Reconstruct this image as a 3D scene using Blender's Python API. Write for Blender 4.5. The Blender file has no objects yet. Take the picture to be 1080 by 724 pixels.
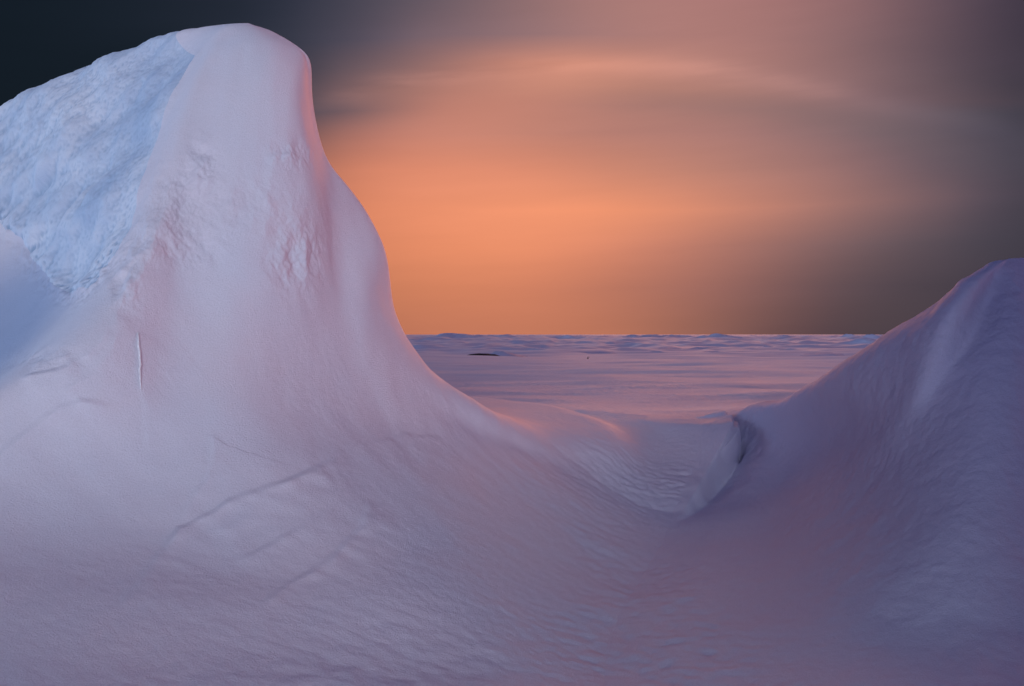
import bpy, math, random
import numpy as np

random.seed(4); np.random.seed(4)
scene = bpy.context.scene
COL = scene.collection
R = math.radians

# ------------------------------------------------------------------ camera
EYE = 0.80                      # eye height over the snow plain (m)
FPX = 1050.0                    # 35 mm lens on a 36 mm wide frame, in photo pixels
HX, HY = 540.0, 353.0           # where the level view axis meets the photo
cam_d = bpy.data.cameras.new("camera")
cam = bpy.data.objects.new("camera", cam_d)
COL.objects.link(cam)
cam.location = (0, 0, EYE)
cam.rotation_euler = (R(90), 0, 0)
cam_d.lens = 35.0
cam_d.sensor_width = 36.0
cam_d.shift_y = -9.0 / 1080.0
cam_d.clip_start = 0.05
cam_d.clip_end = 30000
scene.camera = cam

def at(px, py, d):
    """A sight line of the photograph at a chosen distance -> a point in the place."""
    return np.array([(px - HX) / FPX * d, d, EYE + (HY - py) / FPX * d])

# ------------------------------------------------------------------ noise
def _hash(ix, iy, iz, seed):
    h = (ix.astype(np.uint32) * np.uint32(374761393) + iy.astype(np.uint32) * np.uint32(668265263)
         + iz.astype(np.uint32) * np.uint32(2147483647) + np.uint32(seed * 974711 + 13))
    h = (h ^ (h >> np.uint32(13))) * np.uint32(1274126177)
    return h ^ (h >> np.uint32(16))

def perlin3(x, y, z, seed=0):
    x0 = np.floor(x); y0 = np.floor(y); z0 = np.floor(z)
    fx = x - x0; fy = y - y0; fz = z - z0
    ix = x0.astype(np.int64); iy = y0.astype(np.int64); iz = z0.astype(np.int64)
    u = fx*fx*fx*(fx*(fx*6-15)+10); v = fy*fy*fy*(fy*(fy*6-15)+10); w = fz*fz*fz*(fz*(fz*6-15)+10)
    def g(dx, dy, dz):
        h = _hash(ix+dx, iy+dy, iz+dz, seed)
        a = (h & np.uint32(0xFFFF)).astype(np.float32) * (2*np.pi/65536.0)
        c = ((h >> np.uint32(16)) & np.uint32(0x7FFF)).astype(np.float32) / 16383.5 - 1.0
        s = np.sqrt(np.maximum(0, 1-c*c))
        return np.cos(a)*s*(fx-dx) + np.sin(a)*s*(fy-dy) + c*(fz-dz)
    def lerp(a, b, t): return a + (b-a)*t
    return 1.5*lerp(lerp(lerp(g(0,0,0), g(1,0,0), u), lerp(g(0,1,0), g(1,1,0), u), v),
                    lerp(lerp(g(0,0,1), g(1,0,1), u), lerp(g(0,1,1), g(1,1,1), u), v), w)

def perlin2(x, y, seed=0):
    x0 = np.floor(x); y0 = np.floor(y)
    fx = x - x0; fy = y - y0
    ix = x0.astype(np.int64); iy = y0.astype(np.int64); iz = np.zeros_like(ix)
    u = fx*fx*fx*(fx*(fx*6-15)+10); v = fy*fy*fy*(fy*(fy*6-15)+10)
    def g(dx, dy):
        h = _hash(ix+dx, iy+dy, iz, seed)
        a = (h & np.uint32(0xFFFF)).astype(np.float32) * (2*np.pi/65536.0)
        return np.cos(a)*(fx-dx) + np.sin(a)*(fy-dy)
    a = g(0,0)*(1-u) + g(1,0)*u
    b = g(0,1)*(1-u) + g(1,1)*u
    return 1.5*(a*(1-v) + b*v)

def sst(a, b, x):
    t = np.clip((x-a)/(b-a), 0, 1)
    return t*t*(3-2*t)

# ------------------------------------------------------------------ the ground as a height function
LIP = np.array([[-6.0, 11.5], [-1.0, 11.0], [0.55, 9.7], [1.2, 8.75], [1.82, 8.18], [2.3, 7.9]])
CUT = np.array([[6.3, 0.98], [7.0, 1.26], [7.5, 1.47], [7.85, 1.64], [8.2, 1.83], [8.6, 1.90], [9.2, 1.93], [10.5, 1.95]])

def sinterp(x, xp, fp, r):
    return sum(np.interp(x+o*r, xp, fp)*w for o, w in ((-1, .1), (-.5, .2), (0, .4), (.5, .2), (1, .1)))

def ground(x, y, fine=True):
    ne = sst(1.5, 3.0, y) * (1 - sst(13, 22, y))
    # hollow in front, rising to the lip of the drift
    yl = sinterp(x, LIP[:, 0], LIP[:, 1], 0.45)
    w = sinterp(x, [-2.0, 0.4, 1.0, 1.5, 1.8], [3.4, 3.0, 2.3, 1.6, 1.35], 0.45)
    s = (y - yl) / w
    floor = -0.40 - 0.17*sst(7.2, 3.8, y)
    drop = 1 - np.clip(s + 1, 0, 1)**0.8
    k = np.clip(s + 1, 0, 1)
    shelf = k*k*(3-2*k)
    cc = sst(0.7, 1.6, x)
    shelf = (0.45*shelf + 0.55*k)*cc + (1-(1-k)**1.7)*(1-cc)
    z1 = floor*(1-shelf)
    # rounded, slightly raised crest
    z1 = z1 + (0.075*np.exp(-((y-yl-0.15)/1.1)**2) - 0.035*np.exp(-((y-yl)/3.0)**2))*sst(-1.0, 0.6, x)
    # trough between the ledge and the right-hand mound
    z2 = sinterp(y, [2.0, 6.0, 6.9, 7.4, 8.0, 8.4, 9.0, 9.8], [-0.57, -0.47, -0.47, -0.47, -0.42, -0.34, -0.13, 0.0], 0.3)
    xc = np.interp(y, CUT[:, 0], CUT[:, 1])
    m = sst(-0.01, 0.06, x - xc - 0.02*perlin2(x*0+y*2.2, y*2.2, 31))
    edge_on = sst(6.3, 7.0, y)*(1-sst(9.1, 10.2, y))
    z = z1*(1-m*edge_on) + z2*m*edge_on
    # wind ripples and the wide undulation of the plain
    far = sst(8.6, 14, y)
    amp = 0.030 + 0.05*sst(9, 25, y)
    z = z + 1.4*amp*far*perlin2(x*0.16+3.1, y*0.55, 5)
    z = z + 0.020*far*perlin2(x*0.38+7.7, y*1.45 - x*0.12, 6) + 0.008*far*(1-sst(25, 50, y))*perlin2(x*1.1+7.7, y*4.2 - x*0.3, 7)
    z = z + 0.30*sst(20, 120, y)*perlin2(x*0.035, y*0.06, 8)*np.clip(y/120, 0, 1)**0.5*0.55
    z = z + 0.10*sst(15, 40, y)*np.maximum(perlin2(x*0.11, y*0.20, 9), 0)
    z = z - 0.22*np.exp(-((x-xc-0.05)/0.030)**2 - ((y-8.25)/0.10)**2)
    rg = 1-2*np.abs(perlin2(x*0.06+0.4*perlin2(x*0.1, y*0.1, 19), y*0.05, 18))
    z = z + sst(32, 60, y)*(0.33*np.maximum(rg-0.35, 0)*np.clip(y/90, 0.5, 2.0) + 0.23*np.maximum(perlin2(x*0.35, y*0.22, 20), 0) + 0.11*np.maximum(perlin2(x*0.9, y*0.5, 21), 0)*(1-sst(90, 180, y)))*(1-0.5*sst(250, 600, y))
    z = z + ne*0.035*perlin2(x*0.7, y*0.7, 10)
    z = z + 0.25*sst(-0.8, -6.5, y) + 1.15*np.exp(-((x+2.2)/1.1)**2 - ((y+2.8)/1.5)**2) + 1.8*np.exp(-((x+3.6)/0.85)**2 - ((y-3.9)/0.7)**2)  # unseen banks behind and left, added to block low light on the foreground
    z = z + 5.5*np.exp(-((x-4.2)/2.0)**2 - ((y+2.8)/1.8)**2)  # unseen hill behind right, added to keep light off the mound
    side = sst(-1.5, 1.5, y)*sst(9.4, 7.0, y)
    z = z + side*(0.14*sst(1.4, -1.5, x) + 0.10*np.clip(x-1.9, 0, 1.6)**2*sst(7.4, 6.0, y))
    if fine:
        n = sst(2.0, 2.6, y)*(1-sst(14, 22, y))
        patch = sst(-0.1, 0.45, perlin2(x*0.9+2, y*0.9, 14))
        r1 = perlin2(x*2.6+0.7*perlin2(x*2, y*2, 11), y*4.2, 12)
        r2 = 1-np.abs(perlin2(x*4.2 + 0.9*perlin2(x*2.4, y*2.4, 22), y*6.5 + 0.9*perlin2(x*1.9, y*2.7, 23), 13))*2
        z = z + n*(0.0035*r1 + 0.0028*r2*patch + 0.0045*perlin2(x*13, y*17, 15)*(0.5+patch)
                   + 0.002*perlin2(x*34, y*40, 16))
        st = sst(0.15, 0.5, perlin2(x*1.5+4, y*2.4+1, 17))
        z = z + n*0.008*st*patch
    return z

# ------------------------------------------------------------------ mesh helpers
def mesh_obj(name, V, F, mat, normals=None, parent=None):
    me = bpy.data.meshes.new(name)
    V = np.ascontiguousarray(V, dtype=np.float32); F = np.ascontiguousarray(F, dtype=np.int32)
    n, k = F.shape
    me.vertices.add(len(V)); me.vertices.foreach_set("co", V.ravel())
    me.loops.add(n*k); me.loops.foreach_set("vertex_index", F.ravel())
    me.polygons.add(n)
    me.polygons.foreach_set("loop_start", np.arange(0, n*k, k, dtype=np.int32))
    me.polygons.foreach_set("loop_total", np.full(n, k, dtype=np.int32))
    me.polygons.foreach_set("use_smooth", np.ones(n, dtype=bool))
    me.update(calc_edges=True)
    me.validate()
    if normals is not None:
        me.normals_split_custom_set_from_vertices(np.ascontiguousarray(normals, dtype=np.float32))
    me.materials.append(mat)
    o = bpy.data.objects.new(name, me)
    COL.objects.link(o)
    if parent is not None:
        o.parent = parent
    return o

def sub_mesh(V, F, N, keep):
    f = F[keep]
    used = np.unique(f)
    remap = np.full(len(V), -1, dtype=np.int64); remap[used] = np.arange(len(used))
    return V[used], remap[f], (N[used] if N is not None else None)

def tag(o, label=None, cat=None, group=None, kind=None):
    if label: o["label"] = label
    if cat: o["category"] = cat
    if group: o["group"] = group
    if kind: o["kind"] = kind
    return o

def grid_faces(nu, nv, wrap):
    a = np.arange(nu*nv).reshape(nu, nv)
    if wrap:
        b = np.roll(a, -1, axis=0)
        q = np.stack([a[:, :-1], a[:, 1:], b[:, 1:], b[:, :-1]], -1)
    else:
        q = np.stack([a[:-1, :-1], a[:-1, 1:], a[1:, 1:], a[1:, :-1]], -1)
    return q.reshape(-1, 4)

def grid_normals(P, wrap):
    if wrap:
        du = np.roll(P, -1, 0) - np.roll(P, 1, 0)
    else:
        du = np.gradient(P, axis=0)
    dv = np.gradient(P, axis=1)
    n = np.cross(dv, du)
    l = np.linalg.norm(n, axis=-1, keepdims=True)
    return n/np.maximum(l, 1e-12)

def spline_weights(knots, t, periodic=False):
    """matrix W so that W @ ctrl interpolates ctrl (C2 cubic) at the parameters t"""
    n = len(knots) - (1 if periodic else 0)
    if periodic:
        h = np.diff(knots)
        A = np.zeros((n, n)); B = np.zeros((n, n))
        for i in range(n):
            hm, hp = h[(i-1) % n], h[i]
            A[i, (i-1) % n] += hm; A[i, i] += 2*(hm+hp); A[i, (i+1) % n] += hp
            B[i, (i-1) % n] += 6/hm; B[i, i] -= 6/hm+6/hp; B[i, (i+1) % n] += 6/hp
        M = np.linalg.solve(A, B)
    else:
        h = np.diff(knots)
        A = np.eye(n); B = np.zeros((n, n))
        for i in range(1, n-1):
            hm, hp = h[i-1], h[i]
            A[i, i-1] = hm; A[i, i] = 2*(hm+hp); A[i, i+1] = hp
            B[i, i-1] = 6/hm; B[i, i] = -6/hm-6/hp; B[i, i+1] = 6/hp
        M = np.linalg.solve(A, B)
    k = np.clip(np.searchsorted(knots, t, side='right')-1, 0, len(h)-1)
    W = np.zeros((len(t), n))
    hk = h[k]; a = (knots[k+1]-t)/hk; b = (t-knots[k])/hk
    I = np.arange(len(t)); k1 = (k+1) % n
    W[I, k] += a; W[I, k1] += b
    W += ((a**3-a)*hk**2/6)[:, None]*M[k] + ((b**3-b)*hk**2/6)[:, None]*M[k1]
    return W

def loft(merid, uw, nu, nv, vmap):
    """merid: list of meridians (K,3) around the form; uw: angular knot spacing"""
    C = np.array(merid)                                   # (M,K,3)
    M, K, _ = C.shape
    uk = np.concatenate([[0], np.cumsum(uw)])
    tu = np.linspace(0, uk[-1], nu, endpoint=False)
    tv = vmap
    Wu = spline_weights(uk, tu, True)
    Wv = spline_weights(np.arange(K).astype(float), tv)
    return np.einsum('im,mkc,jk->ijc', Wu, C, Wv), tu, tv

def project(P):
    d = np.maximum(P[..., 1], 0.3)
    return HX + P[..., 0]/d*FPX, HY - (P[..., 2]-EYE)/d*FPX

def polyline_dist(px, py, pts):
    """signed distance (positive = on the right-hand side walking along) and position 0..1 along"""
    best = np.full(px.shape, 1e9); sg = np.zeros(px.shape); tt = np.zeros(px.shape)
    pts = np.array(pts, float)
    seg = np.linalg.norm(np.diff(pts, axis=0), axis=1); tot = seg.sum(); acc = 0
    for i in range(len(pts)-1):
        a, b = pts[i], pts[i+1]
        d = b-a; L2 = (d**2).sum()
        t = np.clip(((px-a[0])*d[0]+(py-a[1])*d[1])/L2, 0, 1)
        qx = px-(a[0]+t*d[0]); qy = py-(a[1]+t*d[1])
        dist = np.hypot(qx, qy)
        m = dist < best
        best = np.where(m, dist, best)
        sg = np.where(m, np.sign(d[0]*qy - d[1]*qx), sg)
        tt = np.where(m, (acc+t*seg[i])/tot, tt)
        acc += seg[i]
    return best*sg, tt

# ------------------------------------------------------------------ materials
def nodes_of(mat):
    mat.use_nodes = True
    nt = mat.node_tree
    nt.nodes.clear()
    return nt

def snow_material(name, base, base2, rough, grain, ripple, lumps, stretch=(1, 1, 1), sss=0.0, mottle=1.2, spec=0.25, shade_tint=None, hollow=None):
    m = bpy.data.materials.new(name)
    nt = nodes_of(m); N = nt.nodes.new; L = nt.links.new
    out = N("ShaderNodeOutputMaterial"); p = N("ShaderNodeBsdfPrincipled")
    geo = N("ShaderNodeNewGeometry")
    mp = N("ShaderNodeMapping"); mp.inputs["Scale"].default_value = stretch
    L(geo.outputs["Position"], mp.inputs["Vector"])
    n0 = N("ShaderNodeTexNoise"); n0.inputs["Scale"].default_value = mottle; n0.inputs["Detail"].default_value = 5
    n0.inputs["Roughness"].default_value = 0.6
    L(geo.outputs["Position"], n0.inputs["Vector"])
    rmp = N("ShaderNodeValToRGB")
    rmp.color_ramp.elements[0].position = 0.36; rmp.color_ramp.elements[0].color = (*base2, 1)
    rmp.color_ramp.elements[1].position = 0.64; rmp.color_ramp.elements[1].color = (*base, 1)
    L(n0.outputs["Fac"], rmp.inputs["Fac"])
    # faint grain in the albedo as well: crystals and frost
    n4 = N("ShaderNodeTexNoise"); n4.inputs["Scale"].default_value = 210; n4.inputs["Detail"].default_value = 2
    L(geo.outputs["Position"], n4.inputs["Vector"])
    mr = N("ShaderNodeMapRange"); mr.inputs["To Min"].default_value = 0.86; mr.inputs["To Max"].default_value = 1.10
    L(n4.outputs["Fac"], mr.inputs["Value"])
    mx = N("ShaderNodeMix"); mx.data_type = 'RGBA'; mx.blend_type = 'MULTIPLY'; mx.inputs["Factor"].default_value = 1
    src = rmp.outputs["Color"]
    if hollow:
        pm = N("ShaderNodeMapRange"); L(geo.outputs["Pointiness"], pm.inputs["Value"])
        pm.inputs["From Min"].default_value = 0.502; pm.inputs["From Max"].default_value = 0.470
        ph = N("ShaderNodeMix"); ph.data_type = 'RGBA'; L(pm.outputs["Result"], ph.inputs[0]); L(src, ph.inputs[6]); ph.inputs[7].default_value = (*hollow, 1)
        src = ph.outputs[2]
    if shade_tint:
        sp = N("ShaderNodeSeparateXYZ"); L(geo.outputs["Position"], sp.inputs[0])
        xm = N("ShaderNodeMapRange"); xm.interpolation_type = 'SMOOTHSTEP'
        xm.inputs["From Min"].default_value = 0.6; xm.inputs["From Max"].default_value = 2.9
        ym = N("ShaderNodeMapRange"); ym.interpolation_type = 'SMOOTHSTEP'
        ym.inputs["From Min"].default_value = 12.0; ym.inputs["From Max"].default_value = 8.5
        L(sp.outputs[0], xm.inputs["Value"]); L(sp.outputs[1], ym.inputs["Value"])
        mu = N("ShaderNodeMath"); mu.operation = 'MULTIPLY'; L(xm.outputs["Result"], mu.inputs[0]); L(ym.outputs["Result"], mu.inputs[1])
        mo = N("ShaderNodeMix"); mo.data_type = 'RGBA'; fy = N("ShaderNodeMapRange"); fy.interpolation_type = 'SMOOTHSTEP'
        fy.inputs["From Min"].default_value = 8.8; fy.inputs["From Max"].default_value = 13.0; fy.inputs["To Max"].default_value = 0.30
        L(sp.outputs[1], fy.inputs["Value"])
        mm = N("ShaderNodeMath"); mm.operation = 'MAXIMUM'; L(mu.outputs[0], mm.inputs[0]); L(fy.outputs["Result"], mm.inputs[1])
        L(mm.outputs[0], mo.inputs[0]); L(src, mo.inputs[6]); mo.inputs[7].default_value = (*shade_tint, 1)  # shade of the right-hand mound put into the albedo, weaker over the plain
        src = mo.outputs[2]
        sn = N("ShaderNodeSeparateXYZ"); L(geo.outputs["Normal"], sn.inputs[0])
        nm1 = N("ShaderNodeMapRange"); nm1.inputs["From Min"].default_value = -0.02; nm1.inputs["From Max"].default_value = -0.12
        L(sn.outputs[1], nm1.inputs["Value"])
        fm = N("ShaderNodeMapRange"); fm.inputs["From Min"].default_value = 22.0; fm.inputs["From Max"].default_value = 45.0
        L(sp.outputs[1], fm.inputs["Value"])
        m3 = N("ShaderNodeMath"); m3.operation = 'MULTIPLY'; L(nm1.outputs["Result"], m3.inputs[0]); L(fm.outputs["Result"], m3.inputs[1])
        mo2 = N("ShaderNodeMix"); mo2.data_type = 'RGBA'; L(m3.outputs[0], mo2.inputs[0]); L(src, mo2.inputs[6]); mo2.inputs[7].default_value = (0.46, 0.46, 0.64, 1)  # shade on camera-facing far slopes, put into the albedo
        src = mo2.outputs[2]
    if shade_tint:     # blue shade of the hollow under the crust, put into the albedo
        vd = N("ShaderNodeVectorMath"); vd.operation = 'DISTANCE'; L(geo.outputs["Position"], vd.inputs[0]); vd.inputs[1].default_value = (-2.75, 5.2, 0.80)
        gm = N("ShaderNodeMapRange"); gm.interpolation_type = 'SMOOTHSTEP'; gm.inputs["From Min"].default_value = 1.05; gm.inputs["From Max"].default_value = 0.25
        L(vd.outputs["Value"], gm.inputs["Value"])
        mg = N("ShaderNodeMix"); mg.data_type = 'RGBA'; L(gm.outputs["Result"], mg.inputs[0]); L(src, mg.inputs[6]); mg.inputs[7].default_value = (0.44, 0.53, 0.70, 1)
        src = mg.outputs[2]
    L(src, mx.inputs[6]); L(mr.outputs["Result"], mx.inputs[7])
    L(mx.outputs[2], p.inputs["Base Color"])
    p.inputs["Roughness"].default_value = rough
    p.inputs["Specular IOR Level"].default_value = spec
    if sss:
        p.inputs["Subsurface Weight"].default_value = sss
        p.inputs["Subsurface Radius"].default_value = (0.05, 0.06, 0.08)
        p.inputs["Subsurface Scale"].default_value = 1.0
    n1 = N("ShaderNodeTexNoise"); n1.inputs["Scale"].default_value = 130; n1.inputs["Detail"].default_value = 4
    n1.inputs["Roughness"].default_value = 0.7
    L(geo.outputs["Position"], n1.inputs["Vector"])
    n2 = N("ShaderNodeTexNoise"); n2.inputs["Scale"].default_value = 22; n2.inputs["Detail"].default_value = 4
    L(mp.outputs["Vector"], n2.inputs["Vector"])
    n3 = N("ShaderNodeTexNoise"); n3.inputs["Scale"].default_value = 5.5; n3.inputs["Detail"].default_value = 3
    L(mp.outputs["Vector"], n3.inputs["Vector"])
    nm = N("ShaderNodeTexNoise"); nm.inputs["Scale"].default_value = 1.7; nm.inputs["Detail"].default_value = 3
    L(geo.outputs["Position"], nm.inputs["Vector"])
    pm2 = N("ShaderNodeMapRange"); pm2.inputs["From Min"].default_value = 0.38; pm2.inputs["From Max"].default_value = 0.66
    pm2.inputs["To Min"].default_value = 0.12; pm2.inputs["To Max"].default_value = 1.0
    L(nm.outputs["Fac"], pm2.inputs["Value"])
    prev = None
    for node, dist in ((n3, lumps), (n2, ripple), (n1, grain)):
        b = N("ShaderNodeBump"); b.inputs["Strength"].default_value = 1.0; b.inputs["Distance"].default_value = dist
        L(node.outputs["Fac"], b.inputs["Height"])
        if node is not n1: L(pm2.outputs["Result"], b.inputs["Strength"])
        if prev is not None: L(prev.outputs["Normal"], b.inputs["Normal"])
        prev = b
    L(prev.outputs["Normal"], p.inputs["Normal"])
    L(p.outputs["BSDF"], out.inputs["Surface"])
    return m

MAT_SNOW = snow_material("wind_packed_snow", (0.82, 0.83, 0.90), (0.86, 0.81, 0.86), 0.8, 0.0045, 0.0032, 0.0026, (1, 1.3, 1), mottle=0.8, spec=0.10, shade_tint=(0.32, 0.33, 0.55))
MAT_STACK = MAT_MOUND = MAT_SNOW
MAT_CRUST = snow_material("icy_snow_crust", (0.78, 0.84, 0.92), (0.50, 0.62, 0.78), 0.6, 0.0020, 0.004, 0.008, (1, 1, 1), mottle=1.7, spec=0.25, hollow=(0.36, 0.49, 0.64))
MAT_HUMMOCK_SHADE = snow_material("shaded_hummock_snow", (0.50, 0.52, 0.70), (0.36, 0.38, 0.58), 0.75, 0.002, 0.02, 0.04, mottle=0.4, spec=0.1)  # snow with the hummocks' shadow-side blue put into its base colours

def plain_material(name, col, rough, bump=0.01, scale=20, spec=0.3):
    m = bpy.data.materials.new(name)
    nt = nodes_of(m); N = nt.nodes.new; L = nt.links.new
    out = N("ShaderNodeOutputMaterial"); p = N("ShaderNodeBsdfPrincipled")
    n = N("ShaderNodeTexNoise"); n.inputs["Scale"].default_value = scale; n.inputs["Detail"].default_value = 4
    geo = N("ShaderNodeNewGeometry"); L(geo.outputs["Position"], n.inputs["Vector"])
    mr = N("ShaderNodeMapRange"); mr.inputs["To Min"].default_value = 0.6; mr.inputs["To Max"].default_value = 1.3
    L(n.outputs["Fac"], mr.inputs["Value"])
    mx = N("ShaderNodeMix"); mx.data_type = 'RGBA'; mx.blend_type = 'MULTIPLY'; mx.inputs["Factor"].default_value = 1
    mx.inputs[6].default_value = (*col, 1); L(mr.outputs["Result"], mx.inputs[7])
    L(mx.outputs[2], p.inputs["Base Color"])
    p.inputs["Roughness"].default_value = rough; p.inputs["Specular IOR Level"].default_value = spec
    b = N("ShaderNodeBump"); b.inputs["Distance"].default_value = bump; L(n.outputs["Fac"], b.inputs["Height"])
    L(b.outputs["Normal"], p.inputs["Normal"]); L(p.outputs["BSDF"], out.inputs["Surface"])
    return m

MAT_ROCK = plain_material("dark_rock", (0.022, 0.020, 0.026), 0.8, 0.05, 4)
MAT_TWIG = plain_material("dead_wood", (0.04, 0.03, 0.03), 0.8, 0.003, 60)
MAT_VEIN = plain_material("clear_ice_edge", (0.93, 0.93, 0.95), 0.12, 0.002, 60, 0.8)

# ------------------------------------------------------------------ ground mesh (a fan that reaches the horizon)
rows = np.concatenate([-np.geomspace(400, 2, 40, endpoint=False), np.linspace(-2, 2.4, 30, endpoint=False), np.linspace(2.4, 7.0, 300, endpoint=False),
                       np.linspace(7.0, 10.0, 280, endpoint=False), np.geomspace(10.0, 60, 260, endpoint=False),
                       np.geomspace(60, 400, 220, endpoint=False), np.geomspace(400, 9000, 50)])
uu = np.linspace(-0.60, 0.60, 4000)
dens = 1.0 + 3.5*np.exp(-((uu-0.122)/0.018)**2) + 0.5*np.exp(-((uu-0.05)/0.1)**2)
cdf = np.concatenate([[0], np.cumsum(dens)[:-1]]); cdf /= cdf[-1]
cols = np.interp(np.linspace(0, 1, 880), cdf, uu)
cols = np.concatenate([-np.geomspace(2.6, 0.61, 50), cols, np.geomspace(0.61, 2.6, 50)])
UU, YY = np.meshgrid(cols, rows, indexing='ij')
XX = UU*np.where(YY > 0, YY+6.0, 6.0-YY)
ZZ = ground(XX, YY)
# small sideways overhang of the ledge's right-hand lip
LED_X = np.interp(YY, CUT[:, 0], CUT[:, 1])
PG = np.stack([XX, YY, ZZ], -1)
bulge = np.exp(-((XX-LED_X)/0.10)**2)*sst(7.7, 8.1, YY)*(1-sst(8.5, 8.9, YY))*sst(-0.34, -0.06, ZZ)
PG[..., 0] += 0.05*bulge
NG = -grid_normals(PG, False)
if NG[..., 2].mean() < 0: NG = -NG
FG = grid_faces(len(cols), len(rows), False)[:, ::-1]
cx = XX[:-1, :-1].reshape(-1); cy = YY[:-1, :-1].reshape(-1); cz = ZZ[:-1, :-1].reshape(-1)
lx = LED_X[:-1, :-1].reshape(-1)
yl = np.interp(cx, LIP[:, 0], LIP[:, 1])
wl = np.interp(cx, [-2.0, 0.4, 1.0, 1.5, 1.8], [3.4, 3.0, 2.3, 1.6, 1.35])
is_ledge = (cx > 0.55) & (cx < lx + 0.07) & (cy > yl - wl*0.98) & (cy < yl + 0.55)
Vg = PG.reshape(-1, 3); Ngv = NG.reshape(-1, 3)
v, f, n = sub_mesh(Vg, FG, Ngv, ~is_ledge)
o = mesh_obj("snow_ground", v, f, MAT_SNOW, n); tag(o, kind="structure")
v, f, n = sub_mesh(Vg, FG, Ngv, is_ledge)
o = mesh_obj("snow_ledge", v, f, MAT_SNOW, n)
tag(o, "low wind-cut snow ledge with a pink lit top, beside a dark pocket", "snow ledge")

# ------------------------------------------------------------------ tall snow pinnacle
T = [
 # R: right-hand outline
 [(262,26,5.60),(300,41,5.62),(325,62,5.65),(328,100,5.65),(340,160,5.70),(372,204,5.78),(405,262,5.82),(410,318,5.88),(446,387,6.00),(508,447,6.30),(572,490,6.90),(640,522,7.40)],
 # BG: the rounded shoulder
 [(262,26,5.60),(297,39.8,5.60),(322,60,5.60),(326,100,5.56),(337,160,5.60),(361,207,5.61),(386,266,5.60),(394,326,5.56),(426,396,5.68),(482,455,5.98),(555,505,6.55),(625,545,6.95)],
 # C: crease between the front and the shoulder behind it
 [(262,26,5.60),(292,38,5.57),(318,58,5.52),(322,100,5.43),(332,160,5.44),(346,209,5.44),(359,270,5.43),(372,336,5.38),(402,405,5.43),(455,463,5.66),(530,520,6.02),(598,580,6.15)],
 # FR
 [(262,26,5.60),(282,36,5.50),(302,57,5.38),(312,100,5.28),(321,160,5.22),(331,212,5.20),(336,272,5.20),(347,340,5.22),(368,415,5.20),(410,480,5.22),(472,552,5.12),(530,645,4.92)],
 # F
 [(262,26,5.60),(265,34,5.45),(262,57,5.28),(258,100,5.12),(255,160,5.00),(255,215,4.93),(258,275,4.86),(260,345,4.76),(265,425,4.62),(285,505,4.46),(325,610,4.22),(385,715,4.00)],
 # FA
 [(262,26,5.60),(246,32,5.47),(228,60,5.30),(215,100,5.15),(203,160,4.98),(195,215,4.87),(188,275,4.74),(178,345,4.60),(165,425,4.42),(150,515,4.25),(134,612,4.00),(112,735,3.60)],
 # AR: the arete between the front and the icy left face
 [(262,26,5.60),(232,32,5.50),(208,62,5.36),(186,100,5.22),(164,160,5.04),(150,210,4.88),(132,262,4.70),(98,322,4.50),(45,388,4.30),(-20,460,4.15),(-70,568,3.95),(-130,700,3.60)],
 # L1: middle of the icy left face
 [(262,26,5.60),(225,30,5.62),(188,52,5.66),(150,95,5.66),(112,150,5.60),(80,205,5.50),(52,262,5.52),(6,330,5.36),(-66,400,5.08),(-140,480,4.65),(-230,580,4.50),(-330,700,4.40)],
 # L2: left-hand outline
 [(262,26,5.60),(220,28.5,5.72),(186,34,5.85),(150,43,6.00),(110,60,6.20),(70,80,6.45),(30,102,6.70),(-20,132,7.00),(-90,180,7.30),(-180,250,7.60),(-290,340,8.00),(-420,440,8.50)],
 # B1, B2, B3: the hidden back
 [(262,26.5,5.62),(238,29,5.82),(214,36,6.00),(186,54,6.25),(158,72,6.55),(132,92,6.95),(102,112,7.40),(65,135,8.00),(25,165,8.70),(-30,220,9.50),(-95,300,10.3),(-160,390,11.0)],
 [(262,26.5,5.62),(264,30,5.85),(262,40,6.00),(245,66,6.35),(225,96,6.80),(205,140,7.30),(190,190,7.80),(180,245,8.40),(175,305,9.10),(180,360,9.90),(190,405,10.8),(205,430,11.8)],
 [(262,26.5,5.62),(290,37,5.78),(305,60,5.90),(308,100,6.00),(318,162,6.15),(340,218,6.30),(362,282,6.45),(375,350,6.65),(410,405,7.00),(455,440,7.60),(500,452,8.40),(560,460,9.00)],
]
mer = []
for line in T:
    pts = [at(*p) for p in line]
    a, b = pts[-2], pts[-1]
    h_ = (b-a)*np.array([1, 1, 0]); h_ = h_/max(np.linalg.norm(h_), 1e-6)
    pts += [b + h_*0.55 + np.array([0, 0, -0.42]), b + h_*1.3 + np.array([0, 0, -1.1])]
    mer.append(np.array(pts))
uw = [0.5, 0.6, 0.7, 1.2, 1.0, 1.0, 1.0, 1.2, 0.9, 0.9, 0.9, 0.8]
K = 13
tv = np.concatenate([np.linspace(0.0, 1, 50, endpoint=False), np.linspace(1, 9, 520, endpoint=False), np.linspace(9, 13, 250)])
nu = 1100
P, tu, tvv = loft(mer, uw, nu, None, tv)
Nn = grid_normals(P, True)
cen = P.mean(axis=(0, 1))
if (Nn*(P-cen)).sum() < 0: Nn = -Nn
uk = np.concatenate([[0], np.cumsum(uw)])
UT = np.repeat(tu[:, None], len(tv), 1); VT = np.repeat(tv[None, :], nu, 0)
px, py = project(P)
px = px + 5*perlin2(P[..., 0]*4, P[..., 2]*4, 40) + 2*perlin2(P[..., 0]*13, P[..., 2]*13, 41)
py = py + 5*perlin2(P[..., 0]*4+9, P[..., 2]*4, 42) + 2*perlin2(P[..., 0]*13, P[..., 2]*13+5, 43)
x, y, z = P[..., 0], P[..., 1], P[..., 2]
front = (UT > uk[0]) & (UT < uk[8])
u_ar = uk[6]; u_l2 = uk[8]
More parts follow.
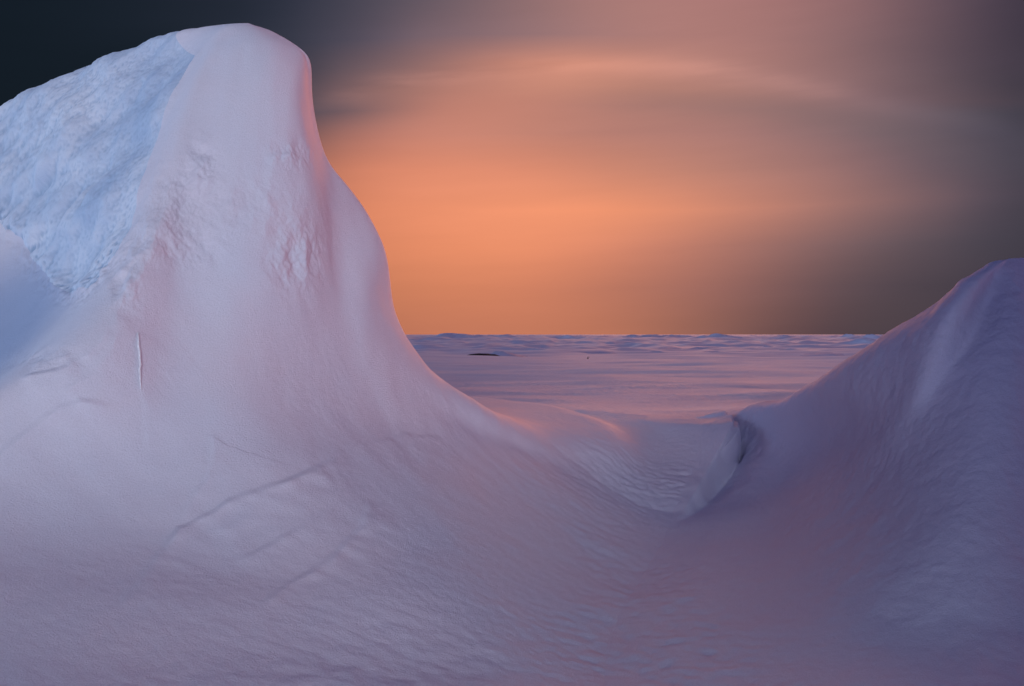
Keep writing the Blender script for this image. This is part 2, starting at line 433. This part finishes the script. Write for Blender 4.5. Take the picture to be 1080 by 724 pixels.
# icy left face, from the arete round to the outline, ending at a broken lip
lip_d, lip_t = polyline_dist(px, py, [(-160, 170), (-60, 190), (0, 232), (30, 268), (58, 298), (76, 311), (92, 306), (104, 296), (130, 262)])
crust_u = sst(u_ar-0.05, u_ar+0.30, UT)*(1-sst(uk[8]+0.7, uk[9], UT))
crust = crust_u*sst(4, -6, lip_d)*sst(1.0, 2.8, VT)
disp = np.zeros(P.shape[:2])
# scoured, wavy ice: diagonal ridges
qa = x*0.75 + z*0.9 - y*0.4; qb = -x*0.6 + z*0.7 + y*0.5
wq = perlin3(x*3, y*3, z*3, 50)
r1 = 0.45*(1-2*np.abs(perlin3(qa*2.2+0.5*wq, qb*4.2+0.6*wq, y*2.0, 51))) + 0.8*perlin3(qa*2.6, qb*4.6+0.6*wq, y*2.0, 57)
r2 = 1-2*np.abs(perlin3(qa*5.5+0.4*wq, qb*11+0.6*wq, y*5, 52))
r3 = perlin3(x*22, y*22, z*22, 53)
fb = (perlin3(x*2.6+0.3*wq, y*2.6, z*3.2, 57) + 0.38*perlin3(qa*4.2, qb*7.0, y*5, 58) + 0.13*perlin3(x*11, y*11, z*13, 59)
      + 0.06*perlin3(x*23, y*23, z*26, 53) + 0.035*perlin3(x*46, y*46, z*50, 67))
cn = perlin3(qa*1.1+0.6*wq, qb*2.6+0.8*wq, y*1.2, 51)
crs = np.exp(-(cn/0.07)**2)*sst(-0.1, 0.3, perlin3(x*1.7, y*1.7, z*1.7, 68))
disp += crust*0.052*fb
# broken edge of the crust: crumbly
crum = np.exp(-(lip_d/14.0)**2)*crust_u
disp += crum*(0.014*perlin3(x*16, y*16, z*16, 54) + 0.008*perlin3(x*36, y*36, z*36, 55))
# front: smooth with gentle lumps, faint flutes and torn icy patches
smooth = 1-crust
disp += smooth*(0.018*perlin3(x*1.8, y*1.8, z*1.3, 60) + 0.0045*perlin3(x*7, y*7, z*4, 61))
flute = sst(u_ar, u_ar-0.2, UT)*sst(uk[1], uk[1]+0.5, UT)*sst(1.2, 2.2, VT)*(1-sst(4.0, 6.5, VT))
disp += flute*0.0045*perlin3(x*15, y*4, z*1.6, 62)
pxo, pyo = px, py
def blob(cx_, cy_, rx, ry): return np.exp(-(((pxo-cx_)/rx)**2 + ((pyo-cy_)/ry)**2))*front
torn = np.clip(blob(213, 172, 14, 30) + blob(305, 162, 22, 12) + blob(312, 272, 26, 34) + blob(132, 300, 16, 34)
               + 0.7*blob(195, 262, 34, 24) + 0.6*blob(185, 205, 26, 34) + 0.5*blob(255, 215, 60, 30) + 0.5*blob(60, 385, 50, 14) + 0.5*blob(150, 250, 20, 30), 0, 1)
torn = torn*smooth
rr = 1-2*np.abs(perlin3(x*8, y*8, z*6, 63))
disp += 1.5*torn*(0.016*perlin3(x*11, y*11, z*8, 64) + 0.007*rr + 0.006*perlin3(x*27, y*27, z*20, 65) + 0.003*perlin3(x*55, y*55, z*45, 66) - 0.010)
# edges of wind crust: a small step that fades away on one side
def scarp(pts, h, reach, ragged=0.0):
    global disp
    d, t = polyline_dist(px, py, pts)
    a = sst(0, 0.12, t)*sst(1, 0.85, t)*front
    prof = np.where(d > 0, np.exp(-d/(1.6*reach)), 1.0)
    prof = prof*sst(-6, 4, d)
    k = 1 + ragged*perlin3(x*12, y*12, z*12, 70)
    disp = disp + 0.9*h*a*prof*k*(0.65+0.6*perlin3(x*2.5, y*2.5, z*2.5, 71))
scarp([(120,745),(140,715),(165,655),(190,602),(240,570),(300,540),(345,516),(366,500),(374,490)], 0.024, 18, 0.7)
scarp([(374,490),(400,484),(430,478),(470,490)], 0.010, 20, 0.6)
scarp([(190,602),(200,560),(216,532),(222,505),(222,478),(235,472)], 0.010, 22, 0.5)
scarp([(270,740),(300,700),(345,655),(378,605),(388,560)], 0.022, 16, 0.8)
scarp([(-15,530),(5,505),(30,475),(60,448),(85,436),(125,440)], 0.024, 16, 0.5)
scarp([(245,655),(290,625),(330,595),(352,572)], 0.008, 20, 0.7)
scarp([(158,500),(155,465),(150,420),(146,370),(141,338)], 0.007, 12, 0.5)
scarp([(18,408),(58,398),(92,378),(114,350),(122,328)], 0.016, 16, 0.8)
scarp([(62,428),(95,402),(117,372),(122,345)], 0.014, 14, 0.8)
scarp([(175,396),(190,390),(205,378)], 0.008, 8, 0.5)
P = P + Nn*disp[..., None]
# settle the skirt onto the ground
G = ground(P[..., 0], P[..., 1])
d = P[..., 2]-G
k = 0.55*sst(6.0, 9.5, VT)*(1-sst(10.8, 12.9, VT))+1e-4
zs = G + 0.5*(d+np.sqrt(d*d+k*k))
zs = zs - 0.012*sst(11.8, 12.9, VT)
wt = sst(5.0, 8.0, VT)
P[..., 2] = P[..., 2]*(1-wt) + zs*wt
Nn = grid_normals(P, True)
if (Nn*(P-cen)).sum() < 0: Nn = -Nn
F = grid_faces(nu, len(tv), True)
ab = P[F[0, 1] // len(tv), F[0, 1] % len(tv)]
fa = np.cross(P.reshape(-1, 3)[F[50000, 1]]-P.reshape(-1, 3)[F[50000, 0]], P.reshape(-1, 3)[F[50000, 2]]-P.reshape(-1, 3)[F[50000, 0]])
if fa @ Nn.reshape(-1, 3)[F[50000, 0]] < 0: F = F[:, ::-1]
V = P.reshape(-1, 3); NV = Nn.reshape(-1, 3)
cr = crust.reshape(-1)[F[:, 0]] > 0.5
v, f, n = sub_mesh(V, F, NV, ~cr)
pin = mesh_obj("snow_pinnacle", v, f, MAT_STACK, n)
tag(pin, "tall wind-carved snow pinnacle with a domed top and wide skirt", "snow pinnacle")
v, f, n = sub_mesh(V, F, NV, cr)
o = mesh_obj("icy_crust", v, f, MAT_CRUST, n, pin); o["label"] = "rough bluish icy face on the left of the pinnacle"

# bright ice edge standing along the crack
d_, t_ = polyline_dist(*project(P), [(145.5, 352), (147, 380), (148.5, 412)])
# pick the surface points nearest to the crack
pp, qq = project(P)
pts = []
fm = front & (P[..., 1] < 5.2)
for k_ in range(22):
    s_ = k_/21
    ax = np.interp(s_, [0, .5, 1], [145.5, 147, 148.8]); ay = 352 + s_*60
    dd = np.where(fm, (pp-ax)**2+(qq-ay)**2, 1e9)
    i_ = np.unravel_index(np.argmin(dd), dd.shape)
    pts.append((P[i_], Nn[i_], s_))
VV = []; FF = []
for i_, (c, nrm, s_) in enumerate(pts):
    wd = 0.0042*math.sin(math.pi*min(1, s_*0.94+0.06))**0.6 + 0.0006
    side = np.cross(nrm, [0, 0, 1.0]); side /= np.linalg.norm(side)
    for a in range(6):
        th = a/6*2*math.pi
        VV.append(c + side*wd*math.cos(th) + nrm*(wd*1.6*math.sin(th)+0.003))
for i_ in range(len(pts)-1):
    for a in range(6):
        b = (a+1) % 6
        FF.append((i_*6+a, i_*6+b, i_*6+6+b, i_*6+6+a))
o = mesh_obj("ice_vein", np.array(VV), np.array(FF), MAT_VEIN, None, pin); o["label"] = "thin bright line of ice in the crack"

# ------------------------------------------------------------------ mound on the right
T = [
 [(1064,273,5.60),(1040,280,5.60),(1014,298,5.66),(985,321,5.78),(946,346,6.00),(905,373,6.30),(862,402,6.90),(822,428,7.95),(795,435,8.75),(772,454,9.05)],
 [(1064,273,5.60),(1048,281,5.47),(1021,304,5.28),(997,331,5.22),(976,361,5.24),(950,398,5.36),(912,437,5.72),(868,465,6.60),(818,484,7.70),(785,496,8.15)],
 [(1064,273,5.60),(1052,288,5.46),(1036,318,5.33),(1020,352,5.20),(996,395,5.13),(960,450,5.12),(912,500,5.38),(868,535,5.75),(828,566,6.00),(792,600,5.95)],
 [(1064,273,5.60),(1066,288,5.47),(1060,318,5.30),(1050,352,5.14),(1034,400,4.94),(1010,460,4.76),(975,525,4.62),(925,595,4.50),(850,668,4.42),(770,740,4.25)],
 [(1064,273,5.60),(1082,287,5.52),(1096,318,5.34),(1102,362,5.10),(1102,422,4.84),(1098,492,4.55),(1088,562,4.25),(1070,642,3.95),(1045,730,3.60),(1010,850,3.00)],
 [(1064,273,5.60),(1092,276,5.66),(1130,296,5.72),(1180,335,5.72),(1230,385,5.60),(1270,440,5.40),(1320,510,5.10),(1370,590,4.80),(1420,690,4.50),(1480,830,4.00)],
 [(1064,273,5.60),(1088,275,5.74),(1120,285,5.90),(1170,308,6.15),(1230,340,6.50),(1290,372,6.90),(1350,400,7.40),(1420,425,8.10),(1490,440,9.00),(1560,450,9.90)],
 [(1064,273.5,5.62),(1062,280,5.80),(1058,300,6.05),(1050,330,6.40),(1040,360,6.80),(1030,388,7.30),(1020,410,8.00),(1010,425,8.80),(1000,436,9.70),(990,442,10.6)],
]
mer = []
for line in T:
    pts_ = [at(*p) for p in line]
    a, b = pts_[-2], pts_[-1]
    h_ = (b-a)*np.array([1, 1, 0]); h_ = h_/max(np.linalg.norm(h_), 1e-6)
    pts_ += [b + h_*0.5 + np.array([0, 0, -0.36]), b + h_*1.2 + np.array([0, 0, -1.0])]; mer.append(np.array(pts_))
uw = [0.8, 0.8, 0.8, 1.0, 1.2, 1.2, 1.2, 1.2]
tv = np.concatenate([np.linspace(0.0, 1, 40, endpoint=False), np.linspace(1, 7, 330, endpoint=False), np.linspace(7, 11, 200)])
nu = 760
P, tu, tvv = loft(mer, uw, nu, None, tv)
Nn = grid_normals(P, True); cen = P.mean(axis=(0, 1))
if (Nn*(P-cen)).sum() < 0: Nn = -Nn
UT = np.repeat(tu[:, None], len(tv), 1); VT = np.repeat(tv[None, :], nu, 0)
x, y, z = P[..., 0], P[..., 1], P[..., 2]
px, py = project(P)
disp = 0.016*perlin3(x*1.6, y*1.6, z*1.6, 80)*sst(0.3, 2, VT) + 0.006*perlin3(x*6, y*6, z*6, 81) + 0.0035*perlin3(x*17, y*17, z*17, 82) + 0.0016*perlin3(x*42, y*42, z*42, 83)
disp += 0.012*np.exp(-(((px-1012)/10)**2+((py-296)/9)**2))
P = P + Nn*disp[..., None]
G = ground(P[..., 0], P[..., 1])
d = P[..., 2]-G
k = 0.30*sst(4.0, 7.5, VT)*(1-sst(9.4, 10.9, VT))+1e-4
zs = G + 0.5*(d+np.sqrt(d*d+k*k)) - 0.012*sst(9.8, 10.9, VT)
wt = sst(3.5, 6, VT)
P[..., 2] = P[..., 2]*(1-wt) + zs*wt
Nn = grid_normals(P, True)
if (Nn*(P-cen)).sum() < 0: Nn = -Nn
F = grid_faces(nu, len(tv), True)
V = P.reshape(-1, 3); NV = Nn.reshape(-1, 3)
fa = np.cross(V[F[50000, 1]]-V[F[50000, 0]], V[F[50000, 2]]-V[F[50000, 0]])
if fa @ NV[F[50000, 0]] < 0: F = F[:, ::-1]
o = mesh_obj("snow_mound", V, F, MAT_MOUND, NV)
tag(o, "broad pointed snow mound in purple shade rising to the right of the ledge", "snow mound")

# ------------------------------------------------------------------ hummocks far out on the plain
def hummock_mesh(seed, sharp):
    na, nr = 40, 16
    A = np.linspace(0, 2*np.pi, na, endpoint=False); Rr = np.linspace(0, 1, nr)
    AA, RR = np.meshgrid(A, Rr, indexing='ij')
    rim = 1 + 0.30*perlin2(np.cos(AA)*1.3+seed, np.sin(AA)*1.3, seed)
    X = RR*rim*np.cos(AA); Y = RR*rim*np.sin(AA)
    sx = X*0.8 + 0.25*np.sin(seed)*(1-RR)
    prof = (1-RR**(1.3+0.5*sharp))**(1.2+0.8*sharp)
    Z = 0.85*prof*(1+0.45*perlin2(X*2.2+seed, Y*2.2, seed+3)) + 0.12*(1-RR)*perlin2(X*6, Y*6+seed, seed+4)
    Pm = np.stack([sx, Y, Z*(RR < 0.99) - 0.10*(RR > 0.99)], -1)
    return Pm.reshape(-1, 3), grid_faces(na, nr, True)
protos = []
for i_ in range(5):
    v, f = hummock_mesh(3+i_*7, i_ % 3*0.6)
    protos.append((v, f))
HL = ("low wind-shaped snow hummock far out on the plain below the horizon", "snow hummocks far out on the plain")
hrnd = random.Random(5)
def hummock(px_, py_top, D, w, h, dep, var, label=HL[0], group=HL[1]):
    X = (px_-HX)/FPX*D
    v, f = protos[var]
    th = hrnd.uniform(-0.35, 0.35)
    lx_ = v[:, 0]*w/2*math.cos(th) - v[:, 1]*dep/2*math.sin(th)
    ly_ = v[:, 0]*w/2*math.sin(th) + v[:, 1]*dep/2*math.cos(th)
    gz = ground(lx_+X, ly_+D, False); g0 = float(ground(np.array([X]), np.array([float(D)]), False)[0])
    lz_ = gz - g0 + v[:, 2]*h*0.75 - 0.02
    ob = mesh_obj("snow_hummock", np.stack([lx_, ly_, lz_], -1), f, MAT_HUMMOCK_SHADE)
    ob.location = (X, D, g0)
    return tag(ob, label, "snow hummock", group)
rnd = random.Random(11)
# the drift above the dark rock, and the larger far forms
hummock(530, 369, 36.5, 3.0, 0.27, 2.6, 1, "low snow drift curling over the dark rock far out on the plain", None)
hummock(905, 366, 60, 5.5, 0.62, 5, 0, "largest distant hummock, beside the slope of the right-hand mound", None)
for (hx, D, w, h) in [(478, 150, 16, .95), (522, 165, 12, 1.05), (460, 95, 8, .55), (690, 175, 20, 1.05), (672, 150, 9, .85), (712, 180, 10, 1.0),
                      (895, 150, 12, 1.15), (918, 120, 9, 1.0), (738, 50, 3.0, .18), (760, 140, 9, .8), (835, 120, 10, .55), (600, 160, 10, .75)]:
    hummock(hx, 0, D, w, h, w*0.7, rnd.randrange(5))
for i_ in range(36):
    D = 38*math.exp(rnd.random()**0.8*2.2)
    hx = rnd.uniform(415, 940)
    w = rnd.uniform(1.6, 4.5)*(D/70)**0.6
    h = min(rnd.uniform(0.07, 0.15)*(D/50)**0.7, 0.80+2.0/1050*D)
    hummock(hx, 0, D, w, h, w*rnd.uniform(0.5, 1.0), rnd.randrange(5))

# ------------------------------------------------------------------ dark rock and twig out on the plain
D = 35.0
na, nr = 36, 12
A = np.linspace(0, 2*np.pi, na, endpoint=False); B = np.linspace(0, np.pi, nr)
AA, BB = np.meshgrid(A, B, indexing='ij')
X = np.cos(AA)*np.sin(BB); Y = np.sin(AA)*np.sin(BB); Z = np.cos(BB)
rk = 1 + 0.35*perlin3(X*1.7, Y*1.7, Z*1.7, 90) + 0.15*perlin3(X*4, Y*4, Z*4, 91)
Pm = np.stack([X*rk*0.70, Y*rk*0.35, Z*rk*0.10*np.clip(1.05-np.abs(X)**1.6, 0.05, 1)], -1).reshape(-1, 3)
o = mesh_obj("rock", Pm, grid_faces(na, nr, True), MAT_ROCK)
c = at(508, 376.5, D); o.location = (c[0], D, float(ground(np.array([c[0]]), np.array([D]), False)[0])+0.05)
tag(o, "flat dark rock half buried in snow under a drift far out on the plain", "rock")

def tube(path, radii, n=7):
    VV, FF = [], []
    for i_, (p, r) in enumerate(zip(path, radii)):
        for a in range(n):
            VV.append((p[0]+r*math.cos(a/n*6.283), p[1]+r*math.sin(a/n*6.283), p[2]))
    for i_ in range(len(path)-1):
        for a in range(n):
            b = (a+1) % n
            FF.append((i_*n+a, i_*n+b, i_*n+n+b, i_*n+n+a))
    return VV, FF
VV, FF = [], []
for path, rad in (([(0, 0, -.05), (0.01, 0, .08), (-.01, 0, .16), (.03, 0, .24)], [.035, .03, .022, .010]),
                  ([(0.005, 0, .07), (.06, .01, .12), (.12, .01, .20)], [.02, .016, .008]),
                  ([(0, 0, .04), (-.07, -.01, .08), (-.13, 0, .10)], [.022, .016, .008])):
    a, b = tube(path, rad)
    off = len(VV); VV += a; FF += [tuple(i_+off for i_ in q) for q in b]
o = mesh_obj("twig", 0.45*np.array(VV), np.array(FF), MAT_TWIG)
c = at(620, 377, 33.5); o.location = (c[0], 33.5, float(ground(np.array([c[0]]), np.array([33.5]), False)[0]))
tag(o, "tiny forked dark twig sticking out of the plain right of the rock", "twig")

# ------------------------------------------------------------------ sky
SUN_AZ, SUN_EL = 11.0, 4.2
world = bpy.data.worlds.new("World"); scene.world = world
world.use_nodes = True
nt = world.node_tree; nt.nodes.clear()
N = nt.nodes.new; L = nt.links.new
def val(v):
    n_ = N("ShaderNodeValue"); n_.outputs[0].default_value = v; return n_.outputs[0]
def math_(op, a, b=None, clamp=False):
    n_ = N("ShaderNodeMath"); n_.operation = op; n_.use_clamp = clamp
    for i_, s in enumerate((a, b)):
        if s is None: continue
        if isinstance(s, (int, float)): n_.inputs[i_].default_value = s
        else: L(s, n_.inputs[i_])
    return n_.outputs[0]
def mixc(fac, a, b, mode='MIX'):
    n_ = N("ShaderNodeMix"); n_.data_type = 'RGBA'; n_.blend_type = mode; n_.clamp_factor = True
    if isinstance(fac, (int, float)): n_.inputs[0].default_value = fac
    else: L(fac, n_.inputs[0])
    for i_, s in ((6, a), (7, b)):
        if isinstance(s, tuple): n_.inputs[i_].default_value = (*s, 1)
        else: L(s, n_.inputs[i_])
    return n_.outputs[2]
def smooth(x_, a, b):
    n_ = N("ShaderNodeMapRange"); n_.interpolation_type = 'SMOOTHSTEP'
    L(x_, n_.inputs["Value"]); n_.inputs["From Min"].default_value = a; n_.inputs["From Max"].default_value = b
    return n_.outputs["Result"]
tc = N("ShaderNodeTexCoord"); sep = N("ShaderNodeSeparateXYZ")
L(tc.outputs["Generated"], sep.inputs[0])
DX, DY, DZ = sep.outputs
az = math_('MULTIPLY', math_('ARCTAN2', DX, DY), 180/math.pi)
el = math_('MULTIPLY', math_('ARCSINE', DZ), 180/math.pi)
# soft warping so that the cloud bands are not ruler-straight
cb = N("ShaderNodeCombineXYZ"); L(math_('MULTIPLY', az, 0.045), cb.inputs[0]); L(math_('MULTIPLY', el, 0.16), cb.inputs[1])
nz = N("ShaderNodeTexNoise"); nz.inputs["Scale"].default_value = 1.0; nz.inputs["Detail"].default_value = 5; nz.inputs["Roughness"].default_value = 0.5
L(cb.outputs[0], nz.inputs["Vector"])
wv = math_('SUBTRACT', nz.outputs["Fac"], 0.5)
elw = math_('ADD', el, math_('MULTIPLY', wv, 0.9))
a2 = math_('SUBTRACT', az, 1.5)
elw = math_('ADD', elw, math_('MULTIPLY', math_('MULTIPLY', math_('MULTIPLY', a2, a2), 0.0045), smooth(el, 7, 14)))
azw = math_('ADD', az, math_('MULTIPLY', wv, 1.5))
U = math_('ADD', math_('DIVIDE', azw, 90.0), 0.5, True)
def lin(c):
    return tuple(((v_/255)/12.92 if v_/255 <= 0.04045 else ((v_/255+0.055)/1.055)**2.4) for v_ in c)
def azu(px_): return math.degrees(math.atan((px_-HX)/FPX))/90+0.5
def ely(py_): return math.degrees(math.atan((HY-py_)/FPX))
DARK = (15, 24, 33); RDARK = (52, 54, 66)
SKY = [
 (348, [(300,(150,95,75)),(430,(196,120,92)),(550,(197,121,94)),(650,(180,113,92)),(750,(130,90,87)),(850,(76,61,72)),(930,(68,62,73)),(1100,(54,53,64))]),
 (305, [(300,(180,112,85)),(430,(212,130,95)),(550,(210,128,98)),(650,(180,114,96)),(744,(155,103,97)),(850,(98,77,85)),(950,(72,65,77)),(1080,(54,53,67))]),
 (262, [(300,(190,118,88)),(420,(230,140,103)),(520,(236,145,107)),(600,(230,141,107)),(700,(196,126,107)),(800,(155,108,103)),(900,(112,90,96)),(1000,(78,71,83)),(1080,(58,58,72))]),
 (222, [(300,(180,112,85)),(390,(226,138,104)),(500,(240,149,112)),(615,(244,151,112)),(715,(224,143,113)),(815,(188,127,113)),(900,(150,110,107)),(1000,(98,83,94)),(1075,(64,62,76))]),
 (180, [(300,(150,98,85)),(380,(215,133,105)),(460,(228,143,113)),(560,(224,141,112)),(650,(205,135,112)),(760,(182,127,115)),(860,(158,115,112)),(960,(108,91,101)),(1060,(66,66,81))]),
 (140, [(300,(105,80,82)),(360,(160,108,100)),(440,(205,134,115)),(540,(198,132,114)),(650,(178,124,114)),(770,(170,121,115)),(880,(138,108,111)),(980,(94,84,97)),(1070,(62,62,77))]),
 (112, [(300,(58,58,70)),(340,(88,78,90)),(400,(140,104,103)),(470,(196,130,113)),(570,(194,131,115)),(660,(178,125,115)),(770,(172,124,117)),(880,(140,109,112)),(980,(98,86,97)),(1070,(56,58,72))]),
 (92,  [(300,(64,62,74)),(350,(112,90,97)),(420,(158,114,107)),(480,(180,123,111)),(574,(203,138,118)),(660,(202,138,119)),(770,(180,128,118)),(880,(142,108,110)),(950,(120,96,103)),(1070,(56,56,70))]),
 (66,  [(300,(52,54,67)),(360,(94,82,93)),(440,(142,108,108)),(520,(188,129,115)),(600,(208,140,119)),(690,(188,132,119)),(790,(172,123,117)),(890,(140,107,109)),(980,(104,86,95)),(1070,(56,54,68))]),
 (36,  [(200,(27,35,46)),(300,(46,51,66)),(380,(80,75,90)),(444,(116,97,107)),(570,(150,115,116)),(680,(176,126,120)),(780,(172,122,117)),(880,(140,106,108)),(980,(100,82,92)),(1075,(60,55,70))]),
 (0,   [(-30,(15,24,33)),(120,(22,31,42)),(250,(33,39,52)),(330,(50,54,70)),(430,(92,84,97)),(540,(136,107,110)),(660,(174,125,119)),(790,(172,121,118)),(900,(138,103,106)),(1000,(92,76,88)),(1090,(54,50,66))]),
]
col = None; prev_el = None
for i_, (py_, stops) in enumerate(SKY):
    rp = N("ShaderNodeValToRGB"); cr_ = rp.color_ramp; cr_.interpolation = 'B_SPLINE'
    st = [(-420, DARK), (-60, (15, 24, 33))] if stops[0][0] > -30 else [(-420, DARK)]
    if stops[0][0] > 0: st.append((150, (19, 28, 38)))
    st += stops + [(1250, (42, 46, 56)), (1500, (40, 46, 60))]
    st = sorted(dict((azu(p_), c_) for p_, c_ in st).items())
    while len(cr_.elements) < len(st): cr_.elements.new(0.5)
    for e_, (p_, c_) in zip(cr_.elements, st):
        e_.position = p_; e_.color = (*lin(c_), 1)
    L(U, rp.inputs["Fac"])
    e_ = ely(py_)
    if col is None: col = rp.outputs["Color"]
    else:
        n_ = N("ShaderNodeMapRange"); n_.interpolation_type = 'LINEAR'
        L(elw, n_.inputs["Value"]); n_.inputs["From Min"].default_value = prev_el; n_.inputs["From Max"].default_value = e_
        col = mixc(n_.outputs["Result"], col, rp.outputs["Color"])
    prev_el = e_
# fibrous streaks in the cloud
cb2 = N("ShaderNodeCombineXYZ"); L(math_('MULTIPLY', az, 0.06), cb2.inputs[0]); L(math_('MULTIPLY', math_('ADD', el, math_('MULTIPLY', az, -0.05)), 0.55), cb2.inputs[1])
nz2 = N("ShaderNodeTexNoise"); nz2.inputs["Scale"].default_value = 1.0; nz2.inputs["Detail"].default_value = 6; nz2.inputs["Roughness"].default_value = 0.55
L(cb2.outputs[0], nz2.inputs["Vector"])
st = N("ShaderNodeMapRange"); L(nz2.outputs["Fac"], st.inputs["Value"]); st.inputs["From Min"].default_value = 0.25; st.inputs["From Max"].default_value = 0.75
st.inputs["To Min"].default_value = 0.955; st.inputs["To Max"].default_value = 1.045
col = mixc(1.0, col, st.outputs["Result"], 'MULTIPLY')
# a thin lit cloud edge arching over the glow, grey underneath it on the right
a3 = math_('SUBTRACT', az, 2.0)
cf = math_('SUBTRACT', 0.0147, math_('MULTIPLY', smooth(az, 0, 6), 0.0062))
arch = math_('SUBTRACT', 15.1, math_('MULTIPLY', math_('MULTIPLY', a3, a3), cf))
da = math_('SUBTRACT', math_('ADD', el, math_('MULTIPLY', wv, 2.6)), arch)
def gauss(x_, w): return math_('EXPONENT', math_('MULTIPLY', math_('MULTIPLY', x_, x_), -1.0/(w*w)))
msk = math_('MULTIPLY', smooth(az, -14, -6), math_('SUBTRACT', 1.0, smooth(az, 10, 25)))
col = mixc(1.0, col, mixc(1.0, math_('MULTIPLY', gauss(da, 0.55), math_('MULTIPLY', msk, smooth(nz2.outputs['Fac'], 0.30, 0.62))), (0.095, 0.042, 0.030), 'MULTIPLY'), 'ADD')
mskr = math_('MULTIPLY', smooth(az, 6, 14), math_('SUBTRACT', 1.0, smooth(az, 23, 30)))
col = mixc(1.0, col, mixc(1.0, math_('MULTIPLY', gauss(da, 0.75), mskr), (0.015, 0.012, 0.014), 'MULTIPLY'), 'ADD')
msk2 = math_('MULTIPLY', smooth(az, 0, 9), math_('SUBTRACT', 1.0, smooth(az, 20, 28)))
col = mixc(math_('MULTIPLY', math_('MULTIPLY', gauss(math_('ADD', da, 1.5), 1.1), msk2), 0.28), col, (0.16, 0.12, 0.13))
# overhead: the dusk vault, violet-blue
ZEN = (0.040, 0.035, 0.170)
col = mixc(smooth(el, 22, 60), col, ZEN)
# behind the viewer: dim dusk sky, with bright lobes added to light the snow
back = smooth(DY, 0.45, -0.25)
col = mixc(back, col, (0.05, 0.047, 0.11))
def lobe(az_, el_, width, rgb, power):
    global col
    d = (math.sin(R(az_))*math.cos(R(el_)), math.cos(R(az_))*math.cos(R(el_)), math.sin(R(el_)))
    vm = N("ShaderNodeVectorMath"); vm.operation = 'DOT_PRODUCT'
    L(tc.outputs["Generated"], vm.inputs[0]); vm.inputs[1].default_value = d
    e = math_('EXPONENT', math_('MULTIPLY', math_('SUBTRACT', vm.outputs["Value"], 1.0), 2.0/R(width)**2))
    c_ = tuple(v_*power for v_ in rgb)
    add = mixc(1.0, e, c_, 'MULTIPLY')
    col = mixc(1.0, col, add, 'ADD')
lobe(180, 2.0, 12.5, (0.93, 1.0, 1.22), 15.2)      # added cool-white glow behind the viewer, lights the front faces
lobe(67, 7, 15, (1.0, 0.37, 0.40), 4.9)       # added pink glow off to the right, warms the right flanks
lobe(-74, 9, 15, (0.42, 0.66, 1.0), 6.3)      # added blue glow to the left, lights the icy face
sky = N("ShaderNodeTexSky"); sky.sky_type = 'NISHITA'; sky.sun_disc = False
sky.sun_elevation = R(SUN_EL); sky.sun_rotation = R(SUN_AZ)
bg1 = N("ShaderNodeBackground"); L(sky.outputs[0], bg1.inputs["Color"]); bg1.inputs["Strength"].default_value = 0.0004
bg2 = N("ShaderNodeBackground"); L(col, bg2.inputs["Color"]); bg2.inputs["Strength"].default_value = 1.0
ad = N("ShaderNodeAddShader"); L(bg1.outputs[0], ad.inputs[0]); L(bg2.outputs[0], ad.inputs[1])
wo = N("ShaderNodeOutputWorld"); L(ad.outputs[0], wo.inputs["Surface"])
world.cycles.sampling_method = 'MANUAL'; world.cycles.sample_map_resolution = 1024

sd = bpy.data.lights.new("sun", 'SUN'); so = bpy.data.objects.new("sun", sd); COL.objects.link(so)
sd.energy = 2.3; sd.color = (1.0, 0.36, 0.17); sd.angle = R(18)
from mathutils import Vector
ld = Vector((-math.sin(R(SUN_AZ))*math.cos(R(SUN_EL)), -math.cos(R(SUN_AZ))*math.cos(R(SUN_EL)), -math.sin(R(SUN_EL))))
so.rotation_euler = ld.to_track_quat('-Z', 'Y').to_euler()
so.location = (2, 30, 8)

# ------------------------------------------------------------------ render settings
scene.render.engine = 'CYCLES'
scene.view_settings.view_transform = 'Standard'; scene.view_settings.look = 'None'
scene.view_settings.exposure = 0; scene.view_settings.gamma = 1
scene.cycles.use_denoising = True
scene.cycles.max_bounces = 6; scene.cycles.diffuse_bounces = 4
